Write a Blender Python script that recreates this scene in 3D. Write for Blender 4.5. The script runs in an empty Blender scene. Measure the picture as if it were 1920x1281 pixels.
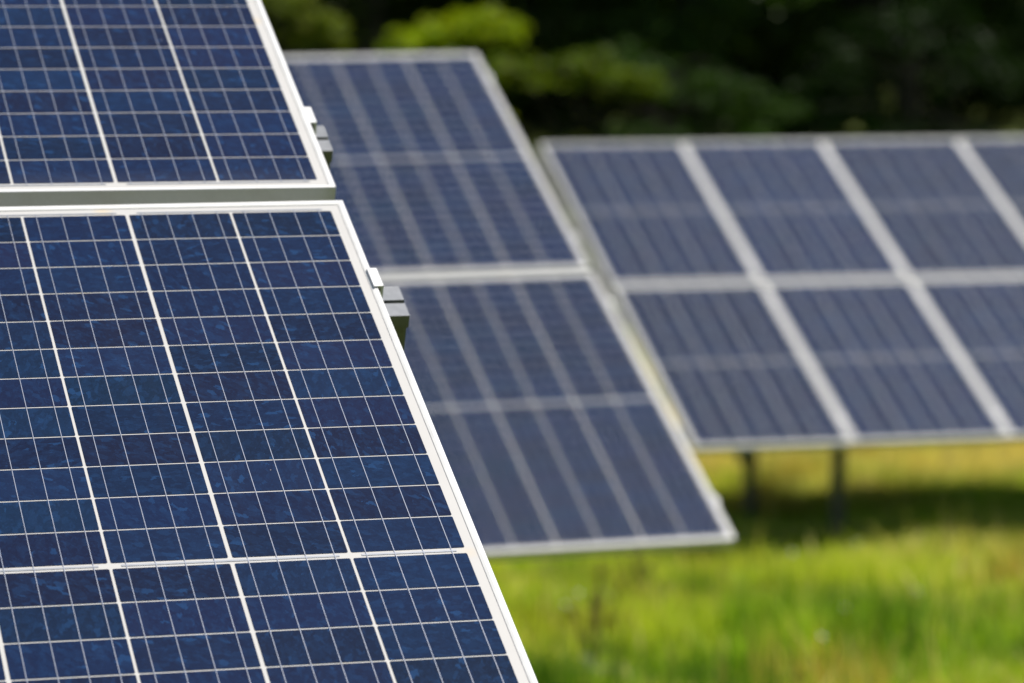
import bpy, bmesh, math, random
import numpy as np
from mathutils import Matrix, Vector, noise as mnoise

scene = bpy.context.scene
COL = scene.collection
R = math.radians
EYE = 1.65                       # camera height above the ground below it

# ------------------------------------------------------------------ camera
cam_data = bpy.data.cameras.new('camera')
cam = bpy.data.objects.new('camera', cam_data)
COL.objects.link(cam)
cr = Vector((0.9661813, -0.25786371, 0.0))
cu = Vector((0.0287626, 0.10776968, 0.99375973))
cb = Vector((-0.25625458, -0.96015207, 0.11154188))
cam.matrix_world = Matrix(((cr.x, cu.x, cb.x, 0), (cr.y, cu.y, cb.y, 0), (cr.z, cu.z, cb.z, EYE), (0, 0, 0, 1)))
cam_data.sensor_width = 36.0
cam_data.lens = 127.5
cam_data.clip_end = 4000
cam_data.clip_start = 0.1
cam_data.dof.use_dof = True
cam_data.dof.focus_distance = 5.03
cam_data.dof.aperture_fstop = 3.55
cam_data.dof.aperture_blades = 6
cam_data.dof.aperture_rotation = 0.0
scene.camera = cam

# ------------------------------------------------------------------ light
SUN_EL, SUN_AZ = 66.0, 80.0      # azimuth measured clockwise from +Y
world = bpy.data.worlds.new('World')
scene.world = world
world.use_nodes = True
wn, wl = world.node_tree.nodes, world.node_tree.links
wn.clear()
sky = wn.new('ShaderNodeTexSky'); sky.sky_type = 'NISHITA'; sky.sun_disc = False
sky.sun_elevation = R(SUN_EL); sky.sun_rotation = R(SUN_AZ)
sky.air_density = 1.0; sky.dust_density = 0.1; sky.ozone_density = 1.2
bg = wn.new('ShaderNodeBackground'); bg.inputs['Strength'].default_value = 0.05
wo = wn.new('ShaderNodeOutputWorld')
wl.new(sky.outputs[0], bg.inputs['Color']); wl.new(bg.outputs[0], wo.inputs['Surface'])
sd = bpy.data.lights.new('sun', 'SUN'); sd.energy = 5.0; sd.angle = R(0.53); sd.color = (1.0, 0.95, 0.87)
sun = bpy.data.objects.new('sun', sd); COL.objects.link(sun)
to_sun = Vector((math.sin(R(SUN_AZ)) * math.cos(R(SUN_EL)), math.cos(R(SUN_AZ)) * math.cos(R(SUN_EL)), math.sin(R(SUN_EL))))
sun.rotation_euler = to_sun.to_track_quat('Z', 'Y').to_euler()
sun.location = (0, 0, 30)

vs = scene.view_settings
vs.view_transform = 'Standard'; vs.look = 'None'; vs.exposure = 0.26; vs.gamma = 1.0
scene.render.engine = 'CYCLES'
scene.cycles.max_bounces = 6
scene.cycles.transparent_max_bounces = 4
scene.cycles.use_denoising = True

# ------------------------------------------------------------------ helpers
def link(o, parent=None):
    COL.objects.link(o)
    if parent is not None:
        o.parent = parent
    return o

def tag(o, label=None, cat=None, group=None, kind=None):
    if label: o['label'] = label
    if cat: o['category'] = cat
    if group: o['group'] = group
    if kind: o['kind'] = kind
    return o

def empty(name, mat=None, parent=None):
    o = bpy.data.objects.new(name, None)
    o.empty_display_size = 0.2
    link(o, parent)
    if mat is not None:
        o.matrix_world = mat
    return o

def mesh_np(name, verts, faces_flat, loop_start, loop_total, mats=()):
    me = bpy.data.meshes.new(name)
    me.vertices.add(len(verts)); me.vertices.foreach_set('co', np.asarray(verts, np.float32).ravel())
    me.loops.add(len(faces_flat)); me.loops.foreach_set('vertex_index', np.asarray(faces_flat, np.int32))
    me.polygons.add(len(loop_start)); me.polygons.foreach_set('loop_start', np.asarray(loop_start, np.int32))
    try:
        me.polygons.foreach_set('loop_total', np.asarray(loop_total, np.int32))
    except Exception:
        pass
    me.update(calc_edges=True); me.validate()
    for m in mats: me.materials.append(m)
    return me

class MB:
    """collects boxes, tubes and prisms for one mesh"""
    def __init__(s): s.v = []; s.f = []
    def add(s, vs_, fs_):
        b = len(s.v); s.v += [tuple(p) for p in vs_]; s.f += [tuple(b + i for i in f) for f in fs_]
    def box(s, x0, x1, y0, y1, z0, z1):
        s.add([(x0, y0, z0), (x1, y0, z0), (x1, y1, z0), (x0, y1, z0), (x0, y0, z1), (x1, y0, z1), (x1, y1, z1), (x0, y1, z1)],
              [(0, 3, 2, 1), (4, 5, 6, 7), (0, 1, 5, 4), (1, 2, 6, 5), (2, 3, 7, 6), (3, 0, 4, 7)])
    def prism(s, prof, p0, p1, ax, ay):
        """extrude the closed 2D profile from p0 to p1; ax, ay are the profile's axes"""
        n = len(prof); p0, p1, ax, ay = Vector(p0), Vector(p1), Vector(ax), Vector(ay)
        a = [p0 + ax * q[0] + ay * q[1] for q in prof]; b = [p1 + ax * q[0] + ay * q[1] for q in prof]
        s.add(a + b, [tuple(range(n))[::-1], tuple(range(n, 2 * n))] + [(i, (i + 1) % n, n + (i + 1) % n, n + i) for i in range(n)])
    def tube(s, pts, rad, seg=8):
        rings = []
        for i, p in enumerate(pts):
            p = Vector(p); q = Vector(pts[min(i + 1, len(pts) - 1)]) - Vector(pts[max(i - 1, 0)])
            q.normalize(); a = q.orthogonal().normalized(); c = q.cross(a)
            r = rad[i] if hasattr(rad, '__len__') else rad
            rings.append([p + (a * math.cos(t) + c * math.sin(t)) * r for t in [2 * math.pi * k / seg for k in range(seg)]])
        vs_ = [p for rr in rings for p in rr]; fs = []
        for i in range(len(rings) - 1):
            for k in range(seg):
                fs.append((i * seg + k, i * seg + (k + 1) % seg, (i + 1) * seg + (k + 1) % seg, (i + 1) * seg + k))
        fs.append(tuple(range(seg))[::-1]); fs.append(tuple((len(rings) - 1) * seg + k for k in range(seg)))
        s.add(vs_, fs)
    def mesh(s, name, mat, smooth=False):
        me = bpy.data.meshes.new(name); me.from_pydata(s.v, [], s.f)
        bm = bmesh.new(); bm.from_mesh(me); bmesh.ops.recalc_face_normals(bm, faces=bm.faces); bm.to_mesh(me); bm.free()
        me.materials.append(mat)
        if smooth: me.polygons.foreach_set('use_smooth', [True] * len(me.polygons))
        return me
    def build(s, name, mat, parent=None, smooth=False):
        return link(bpy.data.objects.new(name, s.mesh(name, mat, smooth)), parent)

# ------------------------------------------------------------------ materials
def new_mat(name):
    m = bpy.data.materials.new(name); m.use_nodes = True
    nt = m.node_tree
    return m, nt, nt.nodes, nt.links, nt.nodes['Principled BSDF']

def ramp(nodes, stops):
    n = nodes.new('ShaderNodeValToRGB')
    e = n.color_ramp.elements
    while len(e) < len(stops): e.new(0.5)
    for k, (p, c) in enumerate(stops):
        e[k].position = p; e[k].color = (*c, 1) if len(c) == 3 else c
    return n

def noise_node(nodes, links, vec, scale, detail=3, rough=0.55):
    n = nodes.new('ShaderNodeTexNoise'); n.inputs['Scale'].default_value = scale
    n.inputs['Detail'].default_value = detail; n.inputs['Roughness'].default_value = rough
    if vec is not None: links.new(vec, n.inputs['Vector'])
    return n

def math_node(nodes, links, op, a, b=None, clamp=False):
    n = nodes.new('ShaderNodeMath'); n.operation = op; n.use_clamp = clamp
    for k, v in enumerate((a, b)):
        if v is None: continue
        if isinstance(v, (int, float)): n.inputs[k].default_value = v
        else: links.new(v, n.inputs[k])
    return n.outputs[0]

def mix_col(nodes, links, fac, a, b, mode='MIX'):
    n = nodes.new('ShaderNodeMix'); n.data_type = 'RGBA'; n.blend_type = mode
    for sock, v in ((n.inputs[0], fac), (n.inputs[6], a), (n.inputs[7], b)):
        if isinstance(v, (int, float)): sock.default_value = v
        elif isinstance(v, tuple): sock.default_value = (*v, 1)
        else: links.new(v, sock)
    return n.outputs[2]

def glassed(p, rough=0.04):
    """front glass bonded over the laminate: a clear coat"""
    p.inputs['Coat Weight'].default_value = 0.12
    p.inputs['Coat Roughness'].default_value = rough
    p.inputs['Coat IOR'].default_value = 1.27

def dust_fac(nd, lk, vec, rnd):
    """thin dust film: patchy, a little heavier in drips"""
    add = nd.new('ShaderNodeVectorMath'); add.operation = 'ADD'
    lk.new(vec, add.inputs[0]); lk.new(rnd, add.inputs[1])
    n1 = noise_node(nd, lk, add.outputs[0], 5.0, 6, 0.65)
    st = nd.new('ShaderNodeVectorMath'); st.operation = 'MULTIPLY'; st.inputs[1].default_value = (30.0, 1.6, 1.0); lk.new(vec, st.inputs[0])
    n2 = noise_node(nd, lk, st.outputs[0], 1.0, 4, 0.6)
    r2 = ramp(nd, [(0.50, (0, 0, 0)), (0.72, (1, 1, 1))]); lk.new(n2.outputs[0], r2.inputs[0])
    # dirt that settles along the lower frame edge
    sx = nd.new('ShaderNodeSeparateXYZ'); lk.new(vec, sx.inputs[0])
    e = math_node(nd, lk, 'SUBTRACT', 1.0, math_node(nd, lk, 'MULTIPLY', math_node(nd, lk, 'ADD', sx.outputs[1], 1.8856), 22.0), True)
    a = math_node(nd, lk, 'MULTIPLY', n1.outputs[0], 0.006)
    b = math_node(nd, lk, 'MULTIPLY', r2.outputs[0], 0.007)
    c = math_node(nd, lk, 'MULTIPLY', math_node(nd, lk, 'MULTIPLY', e, n1.outputs[0]), 0.10)
    return math_node(nd, lk, 'ADD', math_node(nd, lk, 'ADD', a, b), c)

def mat_cell():
    m, nt, nd, lk, p = new_mat('polycrystalline_cell')
    tc = nd.new('ShaderNodeTexCoord'); oi = nd.new('ShaderNodeObjectInfo')
    at = nd.new('ShaderNodeAttribute'); at.attribute_name = 'cell_random'
    # each wafer gets its own patch of crystal pattern, rotated
    off = nd.new('ShaderNodeCombineXYZ')
    lk.new(math_node(nd, lk, 'MULTIPLY', at.outputs['Fac'], 37.0), off.inputs[0])
    lk.new(math_node(nd, lk, 'MULTIPLY', oi.outputs['Random'], 53.0), off.inputs[1])
    lk.new(math_node(nd, lk, 'MULTIPLY', at.outputs['Fac'], 11.0), off.inputs[2])
    vr = nd.new('ShaderNodeVectorRotate'); vr.rotation_type = 'Z_AXIS'
    lk.new(tc.outputs['Object'], vr.inputs['Vector'])
    lk.new(math_node(nd, lk, 'ADD', math_node(nd, lk, 'MULTIPLY', at.outputs['Fac'], 2.2), -0.3), vr.inputs['Angle'])
    mp = nd.new('ShaderNodeVectorMath'); mp.operation = 'MULTIPLY'; mp.inputs[1].default_value = (0.70, 1.15, 1.0)
    lk.new(vr.outputs[0], mp.inputs[0])
    ad = nd.new('ShaderNodeVectorMath'); ad.operation = 'ADD'
    lk.new(mp.outputs[0], ad.inputs[0]); lk.new(off.outputs[0], ad.inputs[1])
    # wobbly grain borders
    wob = noise_node(nd, lk, ad.outputs[0], 70.0, 4, 0.65)
    ws = nd.new('ShaderNodeVectorMath'); ws.operation = 'SCALE'; ws.inputs['Scale'].default_value = 0.020
    lk.new(wob.outputs['Color'], ws.inputs[0])
    av = nd.new('ShaderNodeVectorMath'); av.operation = 'ADD'
    lk.new(ad.outputs[0], av.inputs[0]); lk.new(ws.outputs[0], av.inputs[1])
    v1 = nd.new('ShaderNodeTexVoronoi'); v1.inputs['Scale'].default_value = 105.0; lk.new(av.outputs[0], v1.inputs['Vector'])
    v2 = nd.new('ShaderNodeTexVoronoi'); v2.inputs['Scale'].default_value = 300.0; lk.new(av.outputs[0], v2.inputs['Vector'])
    s1 = nd.new('ShaderNodeSeparateColor'); lk.new(v1.outputs['Color'], s1.inputs[0])
    s2 = nd.new('ShaderNodeSeparateColor'); lk.new(v2.outputs['Color'], s2.inputs[0])
    f1 = ramp(nd, [(0.0, (0, 0, 0)), (0.55, (0.05, 0.05, 0.05)), (0.90, (0.18, 0.18, 0.18)), (0.965, (0.28, 0.28, 0.28)), (0.99, (0.55, 0.55, 0.55))]); lk.new(s1.outputs[0], f1.inputs[0])
    f2 = ramp(nd, [(0.0, (0, 0, 0)), (0.5, (0.12, 0.12, 0.12)), (0.88, (0.35, 0.35, 0.35)), (1.0, (0.85, 0.85, 0.85))]); lk.new(s2.outputs[1], f2.inputs[0])
    gr = noise_node(nd, lk, ad.outputs[0], 900.0, 2, 0.7)
    # wafer tint: some bluer, some more violet
    tint = ramp(nd, [(0.0, (0.0050, 0.0120, 0.0520)), (0.22, (0.0030, 0.0190, 0.0640)), (0.45, (0.0110, 0.0135, 0.0530)), (0.62, (0.0040, 0.0150, 0.0620)), (0.8, (0.0085, 0.0120, 0.0500)), (1.0, (0.0025, 0.0260, 0.0720))])
    lk.new(at.outputs['Fac'], tint.inputs[0])
    big = noise_node(nd, lk, ad.outputs[0], 14.0, 3, 0.6)
    c0 = mix_col(nd, lk, math_node(nd, lk, 'MULTIPLY', big.outputs[0], 0.55), tint.outputs[0], (0.0045, 0.0165, 0.0660))
    pv = math_node(nd, lk, 'ADD', math_node(nd, lk, 'MULTIPLY', oi.outputs['Random'], 0.3), 0.50)
    pv = math_node(nd, lk, 'MULTIPLY', pv, math_node(nd, lk, 'ADD', math_node(nd, lk, 'MULTIPLY', math_node(nd, lk, 'FRACT', math_node(nd, lk, 'MULTIPLY', at.outputs['Fac'], 17.3)), 0.55), 0.72))
    cp = nd.new('ShaderNodeVectorMath'); cp.operation = 'SCALE'; lk.new(c0, cp.inputs[0]); lk.new(pv, cp.inputs['Scale']); c0 = cp.outputs[0]
    c1 = mix_col(nd, lk, math_node(nd, lk, 'MULTIPLY', f2.outputs[0], 0.55), c0, (0.0090, 0.0340, 0.1050))
    c2 = mix_col(nd, lk, math_node(nd, lk, 'MULTIPLY', f1.outputs[0], 0.85), c1, (0.0140, 0.0660, 0.1900))
    gm = math_node(nd, lk, 'ADD', math_node(nd, lk, 'MULTIPLY', gr.outputs[0], 0.9), 0.55)
    cg = nd.new('ShaderNodeVectorMath'); cg.operation = 'SCALE'; lk.new(c2, cg.inputs[0]); lk.new(gm, cg.inputs['Scale'])
    # dust film and a few droppings specks
    d = dust_fac(nd, lk, tc.outputs['Object'], off.outputs[0])
    vd = nd.new('ShaderNodeTexVoronoi'); vd.inputs['Scale'].default_value = 9.0; lk.new(tc.outputs['Object'], vd.inputs['Vector'])
    sp = math_node(nd, lk, 'LESS_THAN', vd.outputs['Distance'], 0.012)
    c3 = mix_col(nd, lk, d, cg.outputs[0], (0.30, 0.28, 0.25))
    c4 = mix_col(nd, lk, math_node(nd, lk, 'MULTIPLY', sp, 0.55), c3, (0.45, 0.42, 0.38))
    lk.new(c4, p.inputs['Base Color'])
    p.inputs['Roughness'].default_value = 0.6; p.inputs['Specular IOR Level'].default_value = 0.05
    glassed(p)
    return m

def mat_backsheet():
    m, nt, nd, lk, p = new_mat('white_backsheet')
    tc = nd.new('ShaderNodeTexCoord')
    n = noise_node(nd, lk, tc.outputs['Object'], 9.0, 5)
    c = mix_col(nd, lk, n.outputs[0], (0.545, 0.537, 0.528), (0.485, 0.477, 0.468))
    # a few amber flux marks between the cells
    v = nd.new('ShaderNodeTexVoronoi'); v.inputs['Scale'].default_value = 5.0; lk.new(tc.outputs['Object'], v.inputs['Vector'])
    f = ramp(nd, [(0.0, (1, 1, 1)), (0.10, (0, 0, 0))]); lk.new(v.outputs['Distance'], f.inputs[0])
    c = mix_col(nd, lk, math_node(nd, lk, 'MULTIPLY', f.outputs[0], 0.45), c, (0.70, 0.50, 0.22))
    lk.new(c, p.inputs['Base Color']); p.inputs['Roughness'].default_value = 0.6
    glassed(p)
    return m

def mat_ribbon():
    m, nt, nd, lk, p = new_mat('tinned_ribbon')
    tc = nd.new('ShaderNodeTexCoord'); n = noise_node(nd, lk, tc.outputs['Object'], 60.0, 3)
    c = mix_col(nd, lk, n.outputs[0], (0.26, 0.29, 0.38), (0.36, 0.39, 0.48))
    lk.new(c, p.inputs['Base Color']); p.inputs['Metallic'].default_value = 0.35; p.inputs['Roughness'].default_value = 0.5
    glassed(p)
    return m

def mat_busbar():
    m, nt, nd, lk, p = new_mat('bus_ribbon')
    tc = nd.new('ShaderNodeTexCoord'); n = noise_node(nd, lk, tc.outputs['Object'], 40.0, 4)
    c = mix_col(nd, lk, n.outputs[0], (0.34, 0.36, 0.41), (0.56, 0.58, 0.62))
    lk.new(c, p.inputs['Base Color']); p.inputs['Metallic'].default_value = 0.6; p.inputs['Roughness'].default_value = 0.35
    glassed(p)
    return m

def mat_aluminium():
    m, nt, nd, lk, p = new_mat('anodised_aluminium')
    tc = nd.new('ShaderNodeTexCoord')
    mp = nd.new('ShaderNodeVectorMath'); mp.operation = 'MULTIPLY'; mp.inputs[1].default_value = (1, 1, 1); lk.new(tc.outputs['Object'], mp.inputs[0])
    n = noise_node(nd, lk, mp.outputs[0], 220.0, 3); n2 = noise_node(nd, lk, tc.outputs['Object'], 7.0, 6, 0.7)
    c = mix_col(nd, lk, n.outputs[0], (0.56, 0.57, 0.59), (0.64, 0.645, 0.66))
    f = ramp(nd, [(0.52, (0, 0, 0)), (0.75, (1, 1, 1))]); lk.new(n2.outputs[0], f.inputs[0])
    c = mix_col(nd, lk, math_node(nd, lk, 'MULTIPLY', f.outputs[0], 0.35), c, (0.42, 0.40, 0.34))
    lk.new(c, p.inputs['Base Color']); p.inputs['Metallic'].default_value = 0.55; p.inputs['Roughness'].default_value = 0.55
    return m

def mat_galv(name='galvanised_steel', a=(0.14, 0.155, 0.185), b=(0.195, 0.21, 0.245)):
    m, nt, nd, lk, p = new_mat(name)
    tc = nd.new('ShaderNodeTexCoord')
    v = nd.new('ShaderNodeTexVoronoi'); v.inputs['Scale'].default_value = 90.0; lk.new(tc.outputs['Object'], v.inputs['Vector'])
    s = nd.new('ShaderNodeSeparateColor'); lk.new(v.outputs['Color'], s.inputs[0])
    n = noise_node(nd, lk, tc.outputs['Object'], 6.0, 5)
    c = mix_col(nd, lk, math_node(nd, lk, 'MULTIPLY', s.outputs[0], 0.6), a, b)
    c = mix_col(nd, lk, math_node(nd, lk, 'MULTIPLY', n.outputs[0], 0.4), c, (0.30, 0.29, 0.26))
    lk.new(c, p.inputs['Base Color']); p.inputs['Metallic'].default_value = 0.75; p.inputs['Roughness'].default_value = 0.55
    return m

def mat_leafy(name, attr, transl=0.4, rough=0.55):
    m, nt, nd, lk, p = new_mat(name)
    at = nd.new('ShaderNodeAttribute'); at.attribute_name = attr
    tr = nd.new('ShaderNodeBsdfTranslucent'); mx = nd.new('ShaderNodeMixShader'); mx.inputs[0].default_value = transl
    out = nd['Material Output']
    lk.new(at.outputs['Color'], p.inputs['Base Color']); p.inputs['Roughness'].default_value = rough
    p.inputs['Specular IOR Level'].default_value = 0.22
    tcol = mix_col(nd, lk, 1.0, at.outputs['Color'], (1.25, 1.25, 0.55), 'MULTIPLY')
    lk.new(tcol, tr.inputs['Color'])
    lk.new(p.outputs[0], mx.inputs[1]); lk.new(tr.outputs[0], mx.inputs[2]); lk.new(mx.outputs[0], out.inputs['Surface'])
    return m

def mat_bark():
    m, nt, nd, lk, p = new_mat('bark')
    tc = nd.new('ShaderNodeTexCoord')
    mp = nd.new('ShaderNodeVectorMath'); mp.operation = 'MULTIPLY'; mp.inputs[1].default_value = (9, 9, 2); lk.new(tc.outputs['Object'], mp.inputs[0])
    n = noise_node(nd, lk, mp.outputs[0], 2.0, 6, 0.7)
    c = mix_col(nd, lk, n.outputs[0], (0.022, 0.019, 0.016), (0.075, 0.066, 0.058))
    lk.new(c, p.inputs['Base Color']); p.inputs['Roughness'].default_value = 0.9
    return m

def mat_ground():
    m, nt, nd, lk, p = new_mat('meadow_soil')
    g = nd.new('ShaderNodeNewGeometry')
    n = noise_node(nd, lk, g.outputs['Position'], 0.7, 5); n2 = noise_node(nd, lk, g.outputs['Position'], 14.0, 4)
    c = mix_col(nd, lk, n.outputs[0], (0.070, 0.110, 0.016), (0.140, 0.160, 0.030))
    c = mix_col(nd, lk, math_node(nd, lk, 'MULTIPLY', n2.outputs[0], 0.6), c, (0.070, 0.062, 0.026))
    lk.new(c, p.inputs['Base Color']); p.inputs['Roughness'].default_value = 0.95; p.inputs['Specular IOR Level'].default_value = 0.1
    return m

def mat_plain(name, col, rough=0.7, metal=0.0):
    m, nt, nd, lk, p = new_mat(name)
    tc = nd.new('ShaderNodeTexCoord'); n = noise_node(nd, lk, tc.outputs['Object'], 25.0, 3)
    c = mix_col(nd, lk, n.outputs[0], tuple(k * 0.8 for k in col), tuple(min(1, k * 1.2) for k in col))
    lk.new(c, p.inputs['Base Color']); p.inputs['Roughness'].default_value = rough; p.inputs['Metallic'].default_value = metal
    return m

M_CELL, M_BACK, M_RIB, M_BUS = mat_cell(), mat_backsheet(), mat_ribbon(), mat_busbar()
M_ALU, M_GALV = mat_aluminium(), mat_galv()
M_POST = mat_galv('dark_post_steel', (0.09, 0.095, 0.10), (0.15, 0.155, 0.16))  # darker galvanised tone for posts, rafters and braces
M_GRASS, M_LEAF, M_BARK, M_GROUND = mat_leafy('grass_blade', 'tint', 0.45), mat_leafy('leaf', 'tint', 0.4), mat_bark(), mat_ground()
M_RUST = mat_plain('rusty_seed', (0.14, 0.07, 0.03), 0.9)
M_SEED = mat_plain('pale_seed_down', (0.75, 0.72, 0.62), 0.9)
M_STEM = mat_plain('green_stem', (0.10, 0.13, 0.03), 0.8)
M_LIP_GLEAM = mat_plain('painted_lip_gleam', (0.80, 0.80, 0.79), 0.6)  # sun on the frame's inner chamfer, put into the colour
M_JBOX = mat_plain('black_plastic', (0.02, 0.02, 0.02), 0.5)

# ------------------------------------------------------------------ terrain: falls away from the camera
_gy = np.array([-400, -20, 0, 4.5, 13.3, 21.4, 23.1, 30, 45, 80, 140, 3000.0])
_gz = np.array([10, 1.6, -1.65, -2.12, -3.05, -3.87, -3.97, -4.35, -5.0, -6.0, -6.5, -6.5])
_yy = np.linspace(-420, 3100, 35201)
_zz = np.interp(_yy, _gy, _gz)
_k = np.exp(-0.5 * (np.arange(-30, 31) / 10.0) ** 2); _k /= _k.sum()
_zz = np.convolve(np.pad(_zz, 30, mode='edge'), _k, mode='valid')
def ground_np(x, y):
    b = np.interp(y, _yy, _zz) + EYE
    return b + 0.035 * np.sin(0.9 * x + 0.6 * y) * np.cos(0.5 * x - 0.8 * y) * (np.abs(y) < 120)
def ground_z(x, y): return float(ground_np(np.float64(x), np.float64(y)))

def build_ground():
    xs = np.concatenate([np.linspace(-3000, -60, 14), np.arange(-50, 80, 0.8), np.linspace(90, 3000, 14)])
    ys = np.concatenate([np.linspace(-400, -30, 8), np.arange(-20, 90, 0.5), np.linspace(100, 3000, 16)])
    X, Y = np.meshgrid(xs, ys); Z = ground_np(X, Y)
    nx, ny = len(xs), len(ys)
    v = np.stack([X, Y, Z], -1).reshape(-1, 3)
    i = np.arange((ny - 1) * nx).reshape(ny - 1, nx)[:, :-1].ravel()
    f = np.stack([i, i + 1, i + nx + 1, i + nx], 1)
    me = mesh_np('ground', v, f.ravel(), np.arange(len(f)) * 4, np.full(len(f), 4), [M_GROUND])
    me.polygons.foreach_set('use_smooth', [True] * len(me.polygons))
    o = link(bpy.data.objects.new('ground', me)); tag(o, kind='structure')
build_ground()

# ------------------------------------------------------------------ the solar module
CW, GT, GK, RP, GY, GM = 0.15665, 0.0042, 0.0059, 0.07824, 0.003, 0.01379
CH = RP - GY
HALF = 12 * RP - GY
ENDM, SIDEM = 0.030, 0.0245
W6 = 6 * CW + 3 * GT + 2 * GK
PW_, PL_ = W6 + 2 * SIDEM, 2 * HALF + GM + 2 * ENDM          # outer width / length
FR_H, FR_T = 0.0006, 0.040
# local frame of a module: x along the row with 0 at the RIGHT cell edge, y up-slope with 0 at the TOP cell edge, z out of the glass
XR, XL = SIDEM, -W6 - SIDEM
YT, YB = ENDM, -(2 * HALF + GM) - ENDM
col_x = []                                                     # (left, right) of the six columns, from the right
x = 0.0
for k in range(6):
    col_x.append((x - CW, x)); x -= CW + ([GT, GK, GT, GK, GT, 0][k])
row_y = []
for h in range(2):
    y0 = -h * (HALF + GM)
    for k in range(12): row_y.append((y0 - k * RP - CH, y0 - k * RP))

def frame_mesh():
    # profile: s from the outer edge inwards, h above the glass
    prof = [(0.0, -FR_T), (0.0, FR_H - 0.0006), (0.0006, FR_H), (0.0056, FR_H), (0.0098, -0.0011), (0.0100, -0.0016), (0.0100, -0.0065), (0.0022, -0.0065),
            (0.0022, -FR_T + 0.002), (0.030, -FR_T + 0.002), (0.030, -FR_T)]
    corners = [(XL, YB), (XR, YB), (XR, YT), (XL, YT)]
    mb = MB(); n = len(prof)
    for e in range(4):
        a, b = Vector(corners[e]), Vector(corners[(e + 1) % 4]); d = (b - a).normalized(); inn = Vector((-d.y, d.x))
        va = [(*(a + inn * s + d * (s + 0.00012)), h) for s, h in prof]; vb = [(*(b + inn * s - d * (s + 0.00012)), h) for s, h in prof]
        mb.add(va + vb, [tuple(range(n)), tuple(range(n, 2 * n))[::-1]] + [(i, n + i, n + (i + 1) % n, (i + 1) % n) for i in range(n)])
    me = mb.mesh('frame', M_ALU); me.materials.append(M_LIP_GLEAM)     # sunlit gleam of the inner chamfer, painted white
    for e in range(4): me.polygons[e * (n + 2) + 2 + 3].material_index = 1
    return me

def backsheet_mesh():
    mb = MB(); e = 0.0096
    mb.box(XL + e, XR - e, YB + e, YT - e, -0.0062, -0.0022)
    return mb.mesh('backsheet', M_BACK)

def cells_mesh():
    v, f, rnd = [], [], []
    rg = random.Random(4)
    z = -0.0016; c = 0.0016
    for (x0, x1) in col_x:
        for (y0, y1) in row_y:
            b = len(v)
            v += [(x0 + c, y0, z), (x1 - c, y0, z), (x1, y0 + c, z), (x1, y1 - c, z), (x1 - c, y1, z), (x0 + c, y1, z), (x0, y1 - c, z), (x0, y0 + c, z)]
            f.append(tuple(range(b, b + 8))); rnd.append(rg.random())
    me = bpy.data.meshes.new('cell_grid'); me.from_pydata(v, [], f)
    a = me.attributes.new('cell_random', 'FLOAT', 'FACE'); a.data.foreach_set('value', rnd)
    me.materials.append(M_CELL)
    return me

def ribbons_mesh():
    mb = MB(); w = 0.00044; z0, z1 = -0.0012, -0.0010
    for (x0, x1) in col_x:
        for k in range(4):
            xc = x0 + CW * (2 * k + 1) / 8
            for h in range(2):
                ya = row_y[h * 12][1]; yb = row_y[h * 12 + 11][0]
                ya += 0.007; yb -= 0.0068
                mb.box(xc - w, xc + w, yb, ya, z0, z1)
    return mb.mesh('cell_ribbons', M_RIB)

def bus_meshes():
    z0, z1 = -0.0017, -0.0014
    ym = row_y[11][0] - GM / 2
    out = []
    def seg(a, b, yc, hw, ex=0.013):
        mb = MB(); mb.box(col_x[b][0] + ex, col_x[a][1] - ex, yc - hw, yc + hw, z0, z1); out.append(('bus_ribbon', mb.mesh('bus_ribbon', M_BUS)))
    for a, b in [(0, 0), (1, 2), (3, 4), (5, 5)]: seg(a, b, ym, 0.0019)
    for a, b in [(0, 1), (2, 3), (4, 5)]:
        seg(a, b, row_y[0][1] + 0.0062, 0.0014); seg(a, b, row_y[23][0] - 0.0062, 0.0014)
    return out

def jbox_meshes():
    xc = (XL + XR) / 2; yc = row_y[11][0] - GM / 2; out = []
    for k in (-1, 0, 1):
        mb = MB(); mb.box(xc + k * 0.3 - 0.03, xc + k * 0.3 + 0.03, yc - 0.025, yc + 0.025, -0.022, -0.0064)
        out.append(('junction_box', mb.mesh('junction_box', M_JBOX)))
    return out

ME_PARTS = [('frame', frame_mesh()), ('backsheet', backsheet_mesh()), ('cell_grid', cells_mesh()), ('cell_ribbons', ribbons_mesh()),
            ] + bus_meshes() + jbox_meshes()
proto = empty('solar_panel')
for nm, me in ME_PARTS: link(bpy.data.objects.new(nm, me), proto)
_first = [True]
rgp = random.Random(11)
def place_panel(mat, label, group):
    if _first[0]:
        o = proto; _first[0] = False
    else:
        o = proto.copy(); COL.objects.link(o)
        for ch in proto.children:
            c = ch.copy(); COL.objects.link(c); c.parent = o
    o.matrix_world = mat
    tag(o, label, 'solar panel', group)
    return o

# ------------------------------------------------------------------ the three tables
def table_matrix(t, X, V):
    X = Vector(X).normalized(); U = -Vector(V); U = (U - X * U.dot(X)).normalized(); N = X.cross(U)
    return Matrix(((X.x, U.x, N.x, t[0]), (X.y, U.y, N.y, t[1]), (X.z, U.z, N.z, t[2] + EYE), (0, 0, 0, 1)))

T_N = table_matrix((1.1842, 5.5339, -0.4278), (1, 0, 0), (0, -0.90789, -0.41921))
T_M = table_matrix((4.1066, 14.1659, -1.3843), (0.99987, 0.01277, 0.00968), (0.01566, -0.9065, -0.42191))
T_F = table_matrix((7.6827, 22.3999, -2.2806), (0.99999, -0.00447, -0.00207), (-0.00493, -0.90969, -0.41527))
UP_OFF = (PL_ - 2 * ENDM) + 0.09660          # from the lower module's top cell edge to the upper module's
PITCH = 1.02854

def module_matrix(T, x_right, upper, dz=0.0, rx=0.0, ry=0.0, dx=0.0):
    m = T @ Matrix.Translation((x_right + dx, UP_OFF if upper else 0.0, dz))
    return m @ Matrix.Rotation(rx, 4, 'X') @ Matrix.Rotation(ry, 4, 'Y')

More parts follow.
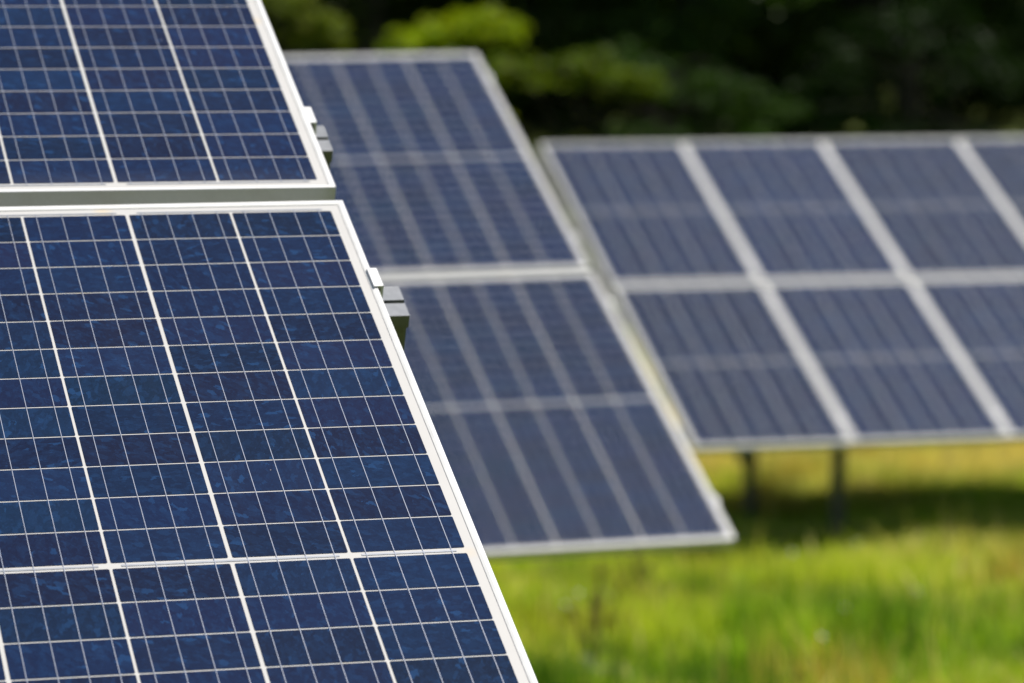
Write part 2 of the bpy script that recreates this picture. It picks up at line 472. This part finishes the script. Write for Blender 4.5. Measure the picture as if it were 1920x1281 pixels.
G_N, G_M, G_F = 'panels of the nearest table', 'panels of the middle table', 'panels of the farthest table'
place_panel(module_matrix(T_N, 0, False), 'nearest blue panel in sharp focus, lower of the two at left foreground', G_N)
place_panel(module_matrix(T_N, 0, True, 0.0072, 0.0019, 0.0043, -0.0033), 'slightly blurred blue panel above the sharp nearest panel, at top left', G_N)
place_panel(module_matrix(T_M, 0, False), 'lower blurred panel of the middle table, its bottom edge over the grass', G_M)
place_panel(module_matrix(T_M, 0, True), 'upper blurred panel of the middle table, its top edge against dark trees', G_M)
words = ['leftmost', 'second', 'third', 'fourth', 'fifth']
for i in range(5):
    xr = i * PITCH - (PITCH - W6) / 2
    jit = [rgp.uniform(-0.0012, 0.0012) for _ in range(4)]
    place_panel(module_matrix(T_F, xr, True, 0, jit[0], jit[1]),
                f'{words[i]} panel from the left in the upper row of the far right table', G_F)
    place_panel(module_matrix(T_F, xr, False, 0, jit[2], jit[3]),
                f'{words[i]} panel from the left in the lower row of the far right table', G_F)

def build_rack(T, xl, xr, bounds, posts_x, label, tails=(0.050, 0.050, 0.036, 0.036)):
    """rails along the row, rafters, posts and braces, plus the clamps; local frame = table frame"""
    root = empty('mounting_rack', T.copy()); tag(root, label, 'mounting rack', 'galvanised racks under the panels')
    ze = -FR_T - 0.0006
    rails_y = []
    for off in (0.0, UP_OFF):
        for yy in (off + YT - 0.247, off + YB + 0.247): rails_y.append(yy)
    for yy, tail in zip((rails_y[1], rails_y[0], rails_y[3], rails_y[2]), (tails[1], tails[0], tails[2], tails[3])):
        mb = MB(); a, b = xl - tail, xr + tail
        # slotted channel: two top strips with a step between, front and rear lips, a recessed web, bottom flange
        def bar(prof): mb.prism([(q[0] + yy, q[1] + ze) for q in prof], (a, 0, 0), (b, 0, 0), (0, 1, 0), (0, 0, 1))
        bar([(-0.0415, -0.022), (-0.0415, -0.0005), (-0.0405, 0.0), (-0.0050, 0.0), (-0.0050, -0.003), (-0.0385, -0.003), (-0.0385, -0.022)])
        bar([(0.0415, -0.022), (0.0385, -0.022), (0.0385, -0.0001), (0.0030, -0.0001), (0.0030, -0.011), (0.0000, -0.011), (0.0000, 0.0029), (0.0405, 0.0029), (0.0415, 0.0022)])
        bar([(-0.0385, -0.0221), (-0.0300, -0.0221), (-0.0300, -0.088), (0.0300, -0.088), (0.0300, -0.0221), (0.0385, -0.0221), (0.0385, -0.0190), (0.0275, -0.0190), (0.0275, -0.0850), (-0.0275, -0.0850), (-0.0275, -0.0190), (-0.0385, -0.0190)])
        rail = mb.build('rail', M_GALV, root)
    # clamps: hook plates gripping the frame lips
    for yy in rails_y:
        for xe, side in bounds:
            mb = MB(); h0 = FR_H + 0.0003; h1 = FR_H + 0.0034
            if side == 0:     # mid clamp between two modules
                g = PITCH - PW_
                mb.prism([(xe - g / 2 - 0.009, h0), (xe - g / 2 - 0.009, h1), (xe + g / 2 + 0.009, h1), (xe + g / 2 + 0.009, h0), (xe + 0.004, h0), (xe + 0.004, ze), (xe - 0.004, ze), (xe - 0.004, h0)],
                         (0, yy - 0.027, 0), (0, yy + 0.027, 0), (1, 0, 0), (0, 0, 1))
            else:
                s = side
                pr = [(xe - s * 0.0068, h0), (xe - s * 0.0068, h1 - 0.0005), (xe - s * 0.0062, h1), (xe + s * 0.0080, h1), (xe + s * 0.0086, h1 - 0.0006), (xe + s * 0.0086, ze), (xe + s * 0.0040, ze), (xe + s * 0.0040, h0)]
                mb.prism(pr, (0, yy - 0.027, 0), (0, yy + 0.027, 0), (1, 0, 0), (0, 0, 1))
            mb.build('clamp', M_ALU, root)
    # rafters, posts and braces
    Ti = T.inverted()
    for px in posts_x:
        mb = MB(); ylo, yhi = rails_y[1] + 0.34, rails_y[2] + 0.12
        ztop = ze - 0.0886
        mb.prism([(px - 0.03, ztop), (px + 0.03, ztop), (px + 0.03, ztop - 0.006), (px + 0.004, ztop - 0.006), (px + 0.004, ztop - 0.106), (px + 0.03, ztop - 0.106), (px + 0.03, ztop - 0.112), (px - 0.03, ztop - 0.112), (px - 0.03, ztop - 0.106), (px - 0.004, ztop - 0.106), (px - 0.004, ztop - 0.006), (px - 0.03, ztop - 0.006)],
                 (0, ylo, 0), (0, yhi, 0), (1, 0, 0), (0, 0, 1))
        mb.build('rafter', M_POST, root)
        foot = []
        for yy in (rails_y[1] + 0.52, rails_y[1] + 2.44):
            top = T @ Vector((px, yy, ztop - 0.112))
            gz = ground_z(top.x, top.y)
            mb = MB(); w, t = 0.035, 0.006
            prof = [(-w, -w), (w, -w), (w, -w + t), (-w + t, -w + t), (-w + t, w - t), (w, w - t), (w, w), (-w, w)]
            mb.prism([(p_[0], p_[1]) for p_ in prof], (top.x, top.y, gz - 0.9), (top.x, top.y, top.z - 0.02), (0, 1, 0), (1, 0, 0))
            # cap bracket
            mb.box(top.x - 0.058, top.x - 0.0435, top.y - 0.075, top.y + 0.075, top.z - 0.16, top.z - 0.002)
            mb.v = [tuple(Ti @ Vector(q)) for q in mb.v]
            mb.build('post', M_POST, root); foot.append(Vector((top.x, top.y, gz)))
        # diagonal brace rising from the rear post to the rafter's upper end
        a = Ti @ (foot[1] + Vector((-0.055, 0.03, 0.42))); bq = Vector((px - 0.045, rails_y[2] - 0.05, ztop - 0.06))
        mb = MB(); mb.tube([a, bq], 0.03, 6); mb.build('brace', M_POST, root)
        a2 = Ti @ (foot[0] + Vector((0.055, 0.03, 0.62))); b2 = Vector((px + 0.045, rails_y[1] + 0.16, ztop + 0.01))
        mb = MB(); mb.tube([a2, b2], 0.022, 6); mb.build('brace', M_POST, root)
    return root

build_rack(T_N, XL, XR, [(XR, 1), (XL, -1)], [-0.75], 'rack of the nearest table with rail ends and clamps beside its right edge')
build_rack(T_M, XL, XR, [(XR, 1), (XL, -1)], [-0.94], 'rack of the middle table, hidden but for small rail ends', (0.022, 0.022, 0.022, 0.022))
fb = [(-PITCH + (PITCH - PW_) / 2, -1)] + [(k * PITCH, 0) for k in range(4)] + [(4 * PITCH - (PITCH - PW_) / 2, 1)]
build_rack(T_F, fb[0][0], fb[-1][0], fb, [0.19, 3.19], 'rack of the far table with dark posts standing in shaded grass', (0.03, 0.03, 0.03, 0.03))

# ------------------------------------------------------------------ grass
def blades_mesh(name, x, y, h, w, tint, seed):
    rg = np.random.default_rng(seed); n = len(x)
    z = ground_np(x, y) - 0.02
    az = rg.uniform(0, 2 * np.pi, n); lean = rg.normal(0.0, 0.25, n) + 0.28; wd = az + np.pi / 2 + rg.normal(0, .5, n)
    lx, ly = np.cos(az) * lean, np.sin(az) * lean
    cx, cy = np.cos(wd) * w / 2, np.sin(wd) * w / 2
    b = np.stack([x, y, z], 1)
    m = b + np.stack([lx * h * 0.35, ly * h * 0.35, h * 0.58], 1)
    t = b + np.stack([lx * h * 1.0, ly * h * 1.0, h * (1 - 0.25 * np.abs(lean))], 1)
    o = np.stack([cx, cy, 0 * cx], 1)
    v = np.stack([b - o, b + o, m + o * 0.8, m - o * 0.8, t], 1).reshape(-1, 3)
    i = np.arange(n) * 5
    q = np.stack([i, i + 1, i + 2, i + 3, i + 3, i + 2, i + 4], 1).ravel()
    ls = (np.arange(n)[:, None] * 7 + np.array([0, 4])).ravel(); lt = np.tile([4, 3], n)
    me = mesh_np(name, v, q, ls, lt, [M_GRASS])
    ca = me.attributes.new('tint', 'FLOAT_COLOR', 'POINT')
    c = np.repeat(np.concatenate([tint, np.ones((n, 1))], 1), 5, axis=0).reshape(n, 5, 4)
    c[:, 0:2, :3] *= 1.0
    ca.data.foreach_set('color', c.astype(np.float32).ravel())
    return me

def vnoise(x, y, s, seed):
    rg = np.random.default_rng(seed); g = rg.random((256, 256))
    u, v = x / s + 1000, y / s + 1000
    i, j = np.floor(u).astype(int), np.floor(v).astype(int); fu, fv = u - i, v - j
    fu, fv = fu * fu * (3 - 2 * fu), fv * fv * (3 - 2 * fv)
    a = lambda p, q: g[p % 256, q % 256]
    return (a(i, j) * (1 - fu) + a(i + 1, j) * fu) * (1 - fv) + (a(i, j + 1) * (1 - fu) + a(i + 1, j + 1) * fu) * fv

def build_grass():
    rg = np.random.default_rng(7)
    def zone(n, x0, x1, y0, y1): return rg.uniform(x0, x1, n), rg.uniform(y0, y1, n)
    xs, ys = [], []
    x, y = zone(520000, 0, 1, 11.5, 31.0)
    keep = rg.random(len(y)) < (y / 31.0) ; y = y[keep]; x = x[keep]
    x = (0.215 * y - 0.6) + x * (0.27 * y + 1.2)
    xs.append(x); ys.append(y)
    x, y = zone(330000, -9, 26, 0.8, 42.0); xs.append(x); ys.append(y)
    x, y = np.concatenate(xs), np.concatenate(ys)
    far = np.zeros(len(x), bool); far[len(xs[0]):] = True
    n1, n2, n3 = vnoise(x, y, 1.6, 1), vnoise(x, y, 0.45, 2), vnoise(x, y, 4.0, 3)
    tuft = np.clip(0.55 * n2 + 0.45 * n1, 0, 1)
    keep = rg.random(len(x)) < np.clip(0.35 + 1.3 * tuft, 0.2, 1); x, y, far, n1, n2, n3, tuft = [a[keep] for a in (x, y, far, n1, n2, n3, tuft)]
    n = len(x)
    h = (0.06 + 0.20 * tuft ** 1.4) * rg.uniform(0.6, 1.35, n)
    under = np.clip(1 - np.abs(y - 21.6 - 0.25 * np.sin(x * 1.7)) / 1.9, 0, 1) * (x > 6.2); h *= 1 - 0.40 * np.minimum(1, under * 2) * (vnoise(x, y, 0.7, 21) > 0.35)
    tall = rg.random(n) < 0.03; h[tall] *= 1.7
    w = rg.uniform(0.006, 0.013, n); w[far] *= 1.5
    green = np.array([0.300, 0.470, 0.034]); lime = np.array([0.600, 0.690, 0.060]); deep = np.array([0.110, 0.230, 0.016]); straw = np.array([0.80, 0.71, 0.30]); olive = np.array([0.26, 0.23, 0.045])
    a = np.clip((n1 - 0.25) * 1.6 + rg.normal(0, 0.18, n), 0, 1)[:, None]
    c = green * (1 - a) + lime * a
    dk = (np.clip((0.45 - n3) * 2.2, 0, 1) * 0.7)[:, None]; c = c * (1 - dk) + deep * dk
    ol = (np.clip((vnoise(x, y, 0.9, 9) - 0.55) * 2.5, 0, 1) * 0.7)[:, None]; c = c * (1 - ol) + olive * ol
    dry = np.clip((y - 23.3 + (n1 - 0.5) * 2.5) / 2.0, 0, 1) * (0.42 + 0.66 * np.clip((vnoise(x, y, 1.3, 14) - 0.3) * 2.2, 0, 1)) + 0.05 + 0.12 * (vnoise(x, y, 1.1, 5) > 0.66)
    isdry = rg.random(n) < dry * 1.1
    c[isdry] = straw * rg.uniform(0.6, 1.25, (isdry.sum(), 1)) * np.array([1.0, 0.97, 0.9])
    h[isdry] *= 1.25
    c *= rg.uniform(0.75, 1.25, (n, 1))
    # taller rank tufts
    tx, ty, th, tc = [], [], [], []
    fixed = [(9.3, 20.3), (10.2, 21.0), (6.9, 18.9), (5.6, 17.4)]
    for k in range(75):
        if k < len(fixed): cx, cy = fixed[k]
        else:
            cy = rg.uniform(13, 30); cx = cy * rg.uniform(0.24, 0.46)
            if 18.7 < cy < 23.4 and 6.2 < cx < 9.4: cy -= 4.8; cx = cy * rg.uniform(0.28, 0.44)
        m_ = 160; r_ = rg.uniform(0.08, 0.2)
        tx.append(cx + rg.normal(0, r_, m_)); ty.append(cy + rg.normal(0, r_, m_)); th.append(rg.uniform(0.22, 0.42) * rg.uniform(0.6, 1.2, m_))
        base = [green, lime, deep, straw * np.array([0.75, 0.68, 0.45])][rg.choice(4, p=[0.38, 0.34, 0.2, 0.08]) if cy < 23.5 else 3 - (k % 3 == 0) * 2]
        tc.append(base * rg.uniform(0.7, 1.25, (m_, 1)))
    x = np.concatenate([x] + tx); y = np.concatenate([y] + ty); h = np.concatenate([h] + th); c = np.concatenate([c] + tc)
    w = np.concatenate([w, rg.uniform(0.006, 0.011, len(x) - len(w))])
    me = blades_mesh('grass', x, y, h, w, c, 5)
    o = link(bpy.data.objects.new('grass', me)); tag(o, 'bright green unmown meadow grass with dry straw patches', 'grass', kind='stuff')
build_grass()

# ------------------------------------------------------------------ leaves and trees
def leaf_mesh(name, centres, size, tint, seed, mat=None):
    rg = np.random.default_rng(seed); n = len(centres)
    d = rg.normal(size=(n, 3)); d[:, 2] *= 0.5; d /= np.linalg.norm(d, axis=1, keepdims=True)
    up = rg.normal(size=(n, 3)) * 0.75 + np.array([0, 0, 1.0]); s = np.cross(d, up); s /= np.linalg.norm(s, axis=1, keepdims=True) + 1e-9
    L = (size * rg.uniform(0.7, 1.3, n))[:, None]
    a = centres - d * L * 0.5; b = centres + d * L * 0.5; e = centres + s * L * 0.30; f = centres - s * L * 0.30
    v = np.stack([a, e, b, f], 1).reshape(-1, 3)
    q = np.arange(4 * n)
    me = mesh_np(name, v, q, np.arange(n) * 4, np.full(n, 4), [mat or M_LEAF])
    ca = me.attributes.new('tint', 'FLOAT_COLOR', 'POINT')
    c = np.repeat(np.concatenate([tint, np.ones((n, 1))], 1), 4, axis=0)
    ca.data.foreach_set('color', c.astype(np.float32).ravel())
    return me

def tree_meshes(seed, H, base, rad, nleaf, leaf, colour, r0, domes=()):
    """a tapered trunk with limbs (one mesh) and a crown of leaf sprays at the limbs' ends (one mesh)"""
    rn = random.Random(seed); rg = np.random.default_rng(seed)
    mb = MB(); pts, rr = [], []
    lean = (rn.uniform(-0.05, 0.05), rn.uniform(-0.05, 0.05))
    for k in range(9):
        z = -0.3 + (H * 0.92 + 0.3) * k / 8
        pts.append((lean[0] * z + rn.uniform(-.05, .05) * (k > 0) * r0 * 4, lean[1] * z + rn.uniform(-.05, .05) * r0 * 4, z)); rr.append(max(r0 * (1 - 0.9 * k / 8) * (1.35 if k == 0 else 1), 0.012))
    mb.tube(pts, rr, 9)
    sprays = []
    nl = 30
    for k in range(nl):
        t = (k + 0.5) / nl; z = base + (H * 0.97 - base) * t
        prof = math.sin(math.pi * min(1, 0.22 + 0.78 * t) ) ** 0.7 if t > 0.05 else 0.75
        L = rad * (0.42 + 0.66 * prof) * rn.uniform(0.7, 1.15); az = k * 2.39996 + rn.uniform(-.5, .5)
        i = min(7, int((z + 0.3) / (H * 0.92 + 0.3) * 8)); p0 = Vector(pts[i]); p0 = Vector((lean[0] * z, lean[1] * z, z - L * 0.12))
        droop = rn.uniform(-0.12, 0.30)
        p1 = p0 + Vector((math.cos(az) * L * 0.5, math.sin(az) * L * 0.5, L * (droop * 0.5 + 0.14)))
        p2 = p0 + Vector((math.cos(az + .15) * L, math.sin(az + .15) * L, L * droop))
        rb = max(r0 * 0.34 * (1 - t * 0.75), 0.012)
        mb.tube([p0, p1, p2], [rb, rb * 0.6, 0.008], 5)
        for q in range(7):
            f = rn.uniform(0.3, 1.05); pp = p1.lerp(p2, (f - .5) / .5) if f > .5 else p0.lerp(p1, f / .5)
            sprays.append((pp + Vector((rn.uniform(-1, 1), rn.uniform(-1, 1), rn.uniform(-.4, .5))) * L * 0.25, L * rn.uniform(0.14, 0.27)))
    if domes:
        sprays = [q for q in sprays if q[0].z < H * 0.72]
        for (dx, dy, dz, ax, ay, az_) in domes:          # rounded leafy boughs
            mb.tube([(lean[0] * dz * .7, lean[1] * dz * .7, dz * 0.7), (dx * .6, dy * .6, dz - az_ * .5), (dx, dy, dz)], [0.02, 0.014, 0.006], 5)
            for q in range(70):
                v = Vector((rn.gauss(0, 1), rn.gauss(0, 1), abs(rn.gauss(0, 1)) * 1.2 - 0.3)).normalized() * rn.uniform(0.35, 1.25)
                sprays.append((Vector((dx + v.x * ax, dy + v.y * ay, dz + v.z * az_)), rn.uniform(0.14, 0.26) * max(ax, 0.5)))
    sc = np.array([list(s[0]) for s in sprays]); sr = np.array([s[1] for s in sprays])
    w = sr ** 2; idx = rg.choice(len(sprays), nleaf, p=w / w.sum())
    d = rg.normal(size=(nleaf, 3)); d /= np.linalg.norm(d, axis=1, keepdims=True); d *= rg.random((nleaf, 1)) ** 0.45
    c = sc[idx] + d * sr[idx][:, None] * np.array([1.15, 1.15, 0.55])
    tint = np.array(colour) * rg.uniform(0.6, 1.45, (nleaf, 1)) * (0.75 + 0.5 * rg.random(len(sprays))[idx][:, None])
    tint[:, 0] *= rg.uniform(0.8, 1.25, nleaf)
    return mb.mesh('trunk', M_BARK, True), leaf_mesh('crown', c, leaf, tint, seed + 1)

BIG = [tree_meshes(21, 13.0, 2.6, 3.6, 30000, 0.15, (0.035, 0.075, 0.010), 0.20),
       tree_meshes(34, 11.5, 1.6, 3.4, 30000, 0.14, (0.030, 0.070, 0.014), 0.17),
       tree_meshes(47, 14.5, 3.2, 3.9, 30000, 0.16, (0.038, 0.068, 0.009), 0.23)]
def put_tree(kind, x, y, s, rz, label, group, name='tree', meshes=None):
    tk, cr_ = (meshes or BIG[kind])
    root = empty(name, Matrix.Translation((x, y, ground_z(x, y))) @ Matrix.Rotation(rz, 4, 'Z') @ Matrix.Scale(s, 4))
    link(bpy.data.objects.new('trunk', tk), root); link(bpy.data.objects.new('crown', cr_), root)
    tag(root, label, 'tree', group)
    return root
rt = random.Random(5)
G_T = 'dark trees of the wood behind the panels'
# front rank of the wood, then deeper ranks that close it off
front = [(2.5, 51.5), (7.0, 52.5), (11.6, 51.0), (15.8, 50.2), (19.6, 50.6), (24.6, 51.6)]
for i, (tx, ty) in enumerate(front):
    put_tree([0, 1, 2, 0, 2, 1][i], tx, ty, rt.uniform(0.95, 1.1), rt.uniform(0, 6.28), 'tall dark tree at the edge of the wood behind the panels', G_T)
for ry, x0, x1, st in ((56.5, -2, 32, 3.4), (61.5, -3, 34, 3.2), (66.5, -3, 36, 3.3)):
    xx = x0 + rt.uniform(0, 1)
    while xx < x1:
        put_tree(rt.choice([0, 1, 1, 2]), xx + rt.uniform(-.6, .6), ry + rt.uniform(-1.2, 1.2), rt.uniform(0.9, 1.15), rt.uniform(0, 6.28), 'shaded tree deep in the dark wood', 'shaded trees deep in the dark wood')
        xx += st
# saplings and shrubs along the edge; sunlit and shaded tones put into leaf colours
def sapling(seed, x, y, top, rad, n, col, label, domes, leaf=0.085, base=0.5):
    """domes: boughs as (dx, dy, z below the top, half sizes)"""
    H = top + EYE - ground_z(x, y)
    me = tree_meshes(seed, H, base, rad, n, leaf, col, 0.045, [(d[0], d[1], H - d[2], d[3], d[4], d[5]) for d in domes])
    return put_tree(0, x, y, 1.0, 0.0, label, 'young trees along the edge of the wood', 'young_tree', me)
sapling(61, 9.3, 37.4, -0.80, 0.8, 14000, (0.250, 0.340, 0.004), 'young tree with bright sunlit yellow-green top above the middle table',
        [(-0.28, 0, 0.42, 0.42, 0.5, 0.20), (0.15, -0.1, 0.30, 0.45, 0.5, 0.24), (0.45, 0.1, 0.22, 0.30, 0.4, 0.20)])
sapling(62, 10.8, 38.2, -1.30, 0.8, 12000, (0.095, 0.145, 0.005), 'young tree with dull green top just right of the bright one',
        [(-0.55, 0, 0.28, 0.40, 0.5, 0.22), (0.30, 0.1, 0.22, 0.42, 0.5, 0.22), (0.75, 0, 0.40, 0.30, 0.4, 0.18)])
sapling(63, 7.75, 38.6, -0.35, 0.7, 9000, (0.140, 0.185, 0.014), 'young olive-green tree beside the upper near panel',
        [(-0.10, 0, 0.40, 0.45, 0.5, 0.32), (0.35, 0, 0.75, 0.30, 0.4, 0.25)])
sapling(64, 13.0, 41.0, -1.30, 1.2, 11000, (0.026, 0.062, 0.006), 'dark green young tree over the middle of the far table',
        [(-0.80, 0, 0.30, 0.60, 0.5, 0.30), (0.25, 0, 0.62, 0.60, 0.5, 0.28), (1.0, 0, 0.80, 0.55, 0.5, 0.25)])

sapling(65, 17.3, 44.6, -1.6, 1.5, 9000, (0.012, 0.032, 0.005), 'very dark young tree over the right part of the far table',  # added to hide a trunk; the wood's deep shade put into its leaf colour
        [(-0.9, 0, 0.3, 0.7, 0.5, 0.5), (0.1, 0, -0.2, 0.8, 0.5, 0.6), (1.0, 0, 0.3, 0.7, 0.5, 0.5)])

# ------------------------------------------------------------------ weeds in the meadow
def weed(x, y, h, label, seed):
    rn = random.Random(seed); gz = ground_z(x, y)
    root = empty('dock_plant', Matrix.Translation((x, y, gz))); tag(root, label, 'plant', 'rusty dock weeds in the grass')
    mb = MB(); pts = [(0, 0, -0.03), (0.01, 0.005, h * 0.4), (0.025, 0.0, h * 0.75), (0.02, 0.01, h)]
    mb.tube(pts, [0.007, 0.006, 0.004, 0.002], 6)
    tips = [(0.02, 0.0, h)]
    for k in range(4):
        a = k * 1.57 + rn.uniform(-.4, .4); rr_ = rn.uniform(0.06, 0.12); hh = h * rn.uniform(0.6, 0.92)
        mb.tube([(0.01, 0.004, h * 0.25), (math.cos(a) * rr_ * .6, math.sin(a) * rr_ * .6, hh * .7), (math.cos(a) * rr_, math.sin(a) * rr_, hh)], [0.004, 0.0035, 0.002], 5)
        tips.append((math.cos(a) * rr_, math.sin(a) * rr_, hh))
    mb.build('stem', M_STEM, root)
    for tx, ty, th in tips:
        mb = MB()
        for k in range(36):
            t = rn.uniform(0.55, 1.0); r = 0.04 * (1.1 - t) + 0.010; a = rn.uniform(0, 6.28)
            c = Vector((tx * t + math.cos(a) * r * rn.random(), ty * t + math.sin(a) * r * rn.random(), th * t)); s = rn.uniform(0.004, 0.008)
            mb.add([c + Vector((s, 0, 0)), c + Vector((-s, 0, 0)), c + Vector((0, s, 0)), c + Vector((0, -s, 0)), c + Vector((0, 0, s * 1.3)), c + Vector((0, 0, -s * 1.3))],
                   [(0, 2, 4), (2, 1, 4), (1, 3, 4), (3, 0, 4), (2, 0, 5), (1, 2, 5), (3, 1, 5), (0, 3, 5)])
        mb.build('seed_spike', M_RUST, root)
    mb = MB()
    for k in range(7):
        a = k * 0.9 + rn.uniform(-.3, .3); L = rn.uniform(0.14, 0.24); dx, dy = math.cos(a), math.sin(a); w = 0.028
        sx, sy = -dy * w, dx * w
        pz = [(0, 0, 0.02), (dx * L * .5, dy * L * .5, L * .55), (dx * L, dy * L, L * .45)]
        mb.add([(pz[0][0] - sx * .2, pz[0][1] - sy * .2, pz[0][2]), (pz[0][0] + sx * .2, pz[0][1] + sy * .2, pz[0][2]), (pz[1][0] + sx, pz[1][1] + sy, pz[1][2]), (pz[1][0] - sx, pz[1][1] - sy, pz[1][2]), pz[2]],
               [(0, 1, 2, 3), (3, 2, 4)])
    mb.build('leaf_rosette', M_STEM, root)
weed(4.22, 14.45, 0.55, 'rusty brown dock weed at the bottom edge, right of the sharp panel', 1)
weed(5.35, 17.6, 0.45, 'small rusty weed in the grass below the middle table', 2)

def seed_head(x, y, h, label):
    gz = ground_z(x, y); root = empty('seed_head', Matrix.Translation((x, y, gz))); tag(root, label, 'wildflower', 'pale seed heads in the grass')
    mb = MB(); mb.tube([(0, 0, -0.02), (0.01, 0, h * .6), (0.012, 0.004, h)], [0.003, 0.0025, 0.002], 5); mb.build('stem', M_STEM, root)
    bm = bmesh.new(); bmesh.ops.create_icosphere(bm, subdivisions=2, radius=0.013)
    rn = random.Random(int(x * 100))
    for v in bm.verts: v.co *= rn.uniform(0.8, 1.15); v.co += Vector((0.012, 0.004, h + 0.01))
    me = bpy.data.meshes.new('flower'); bm.to_mesh(me); bm.free(); me.materials.append(M_SEED)
    link(bpy.data.objects.new('flower', me), root)
seed_head(4.41, 15.63, 0.26, 'pale round seed head in bright grass, nearer the sharp panel')
seed_head(4.63, 16.18, 0.26, 'pale seed head just behind its brighter neighbour')
for k, (sx_, sy_) in enumerate([(5.6, 15.2), (6.3, 17.9), (5.2, 18.6), (7.0, 18.8), (6.1, 15.6)]):
    seed_head(sx_, sy_, 0.24 + 0.02 * (k % 3), 'small faint seed head scattered in the open meadow')
seed_head(5.04, 13.96, 0.22, 'lone pale seed head in the open grass at lower right')
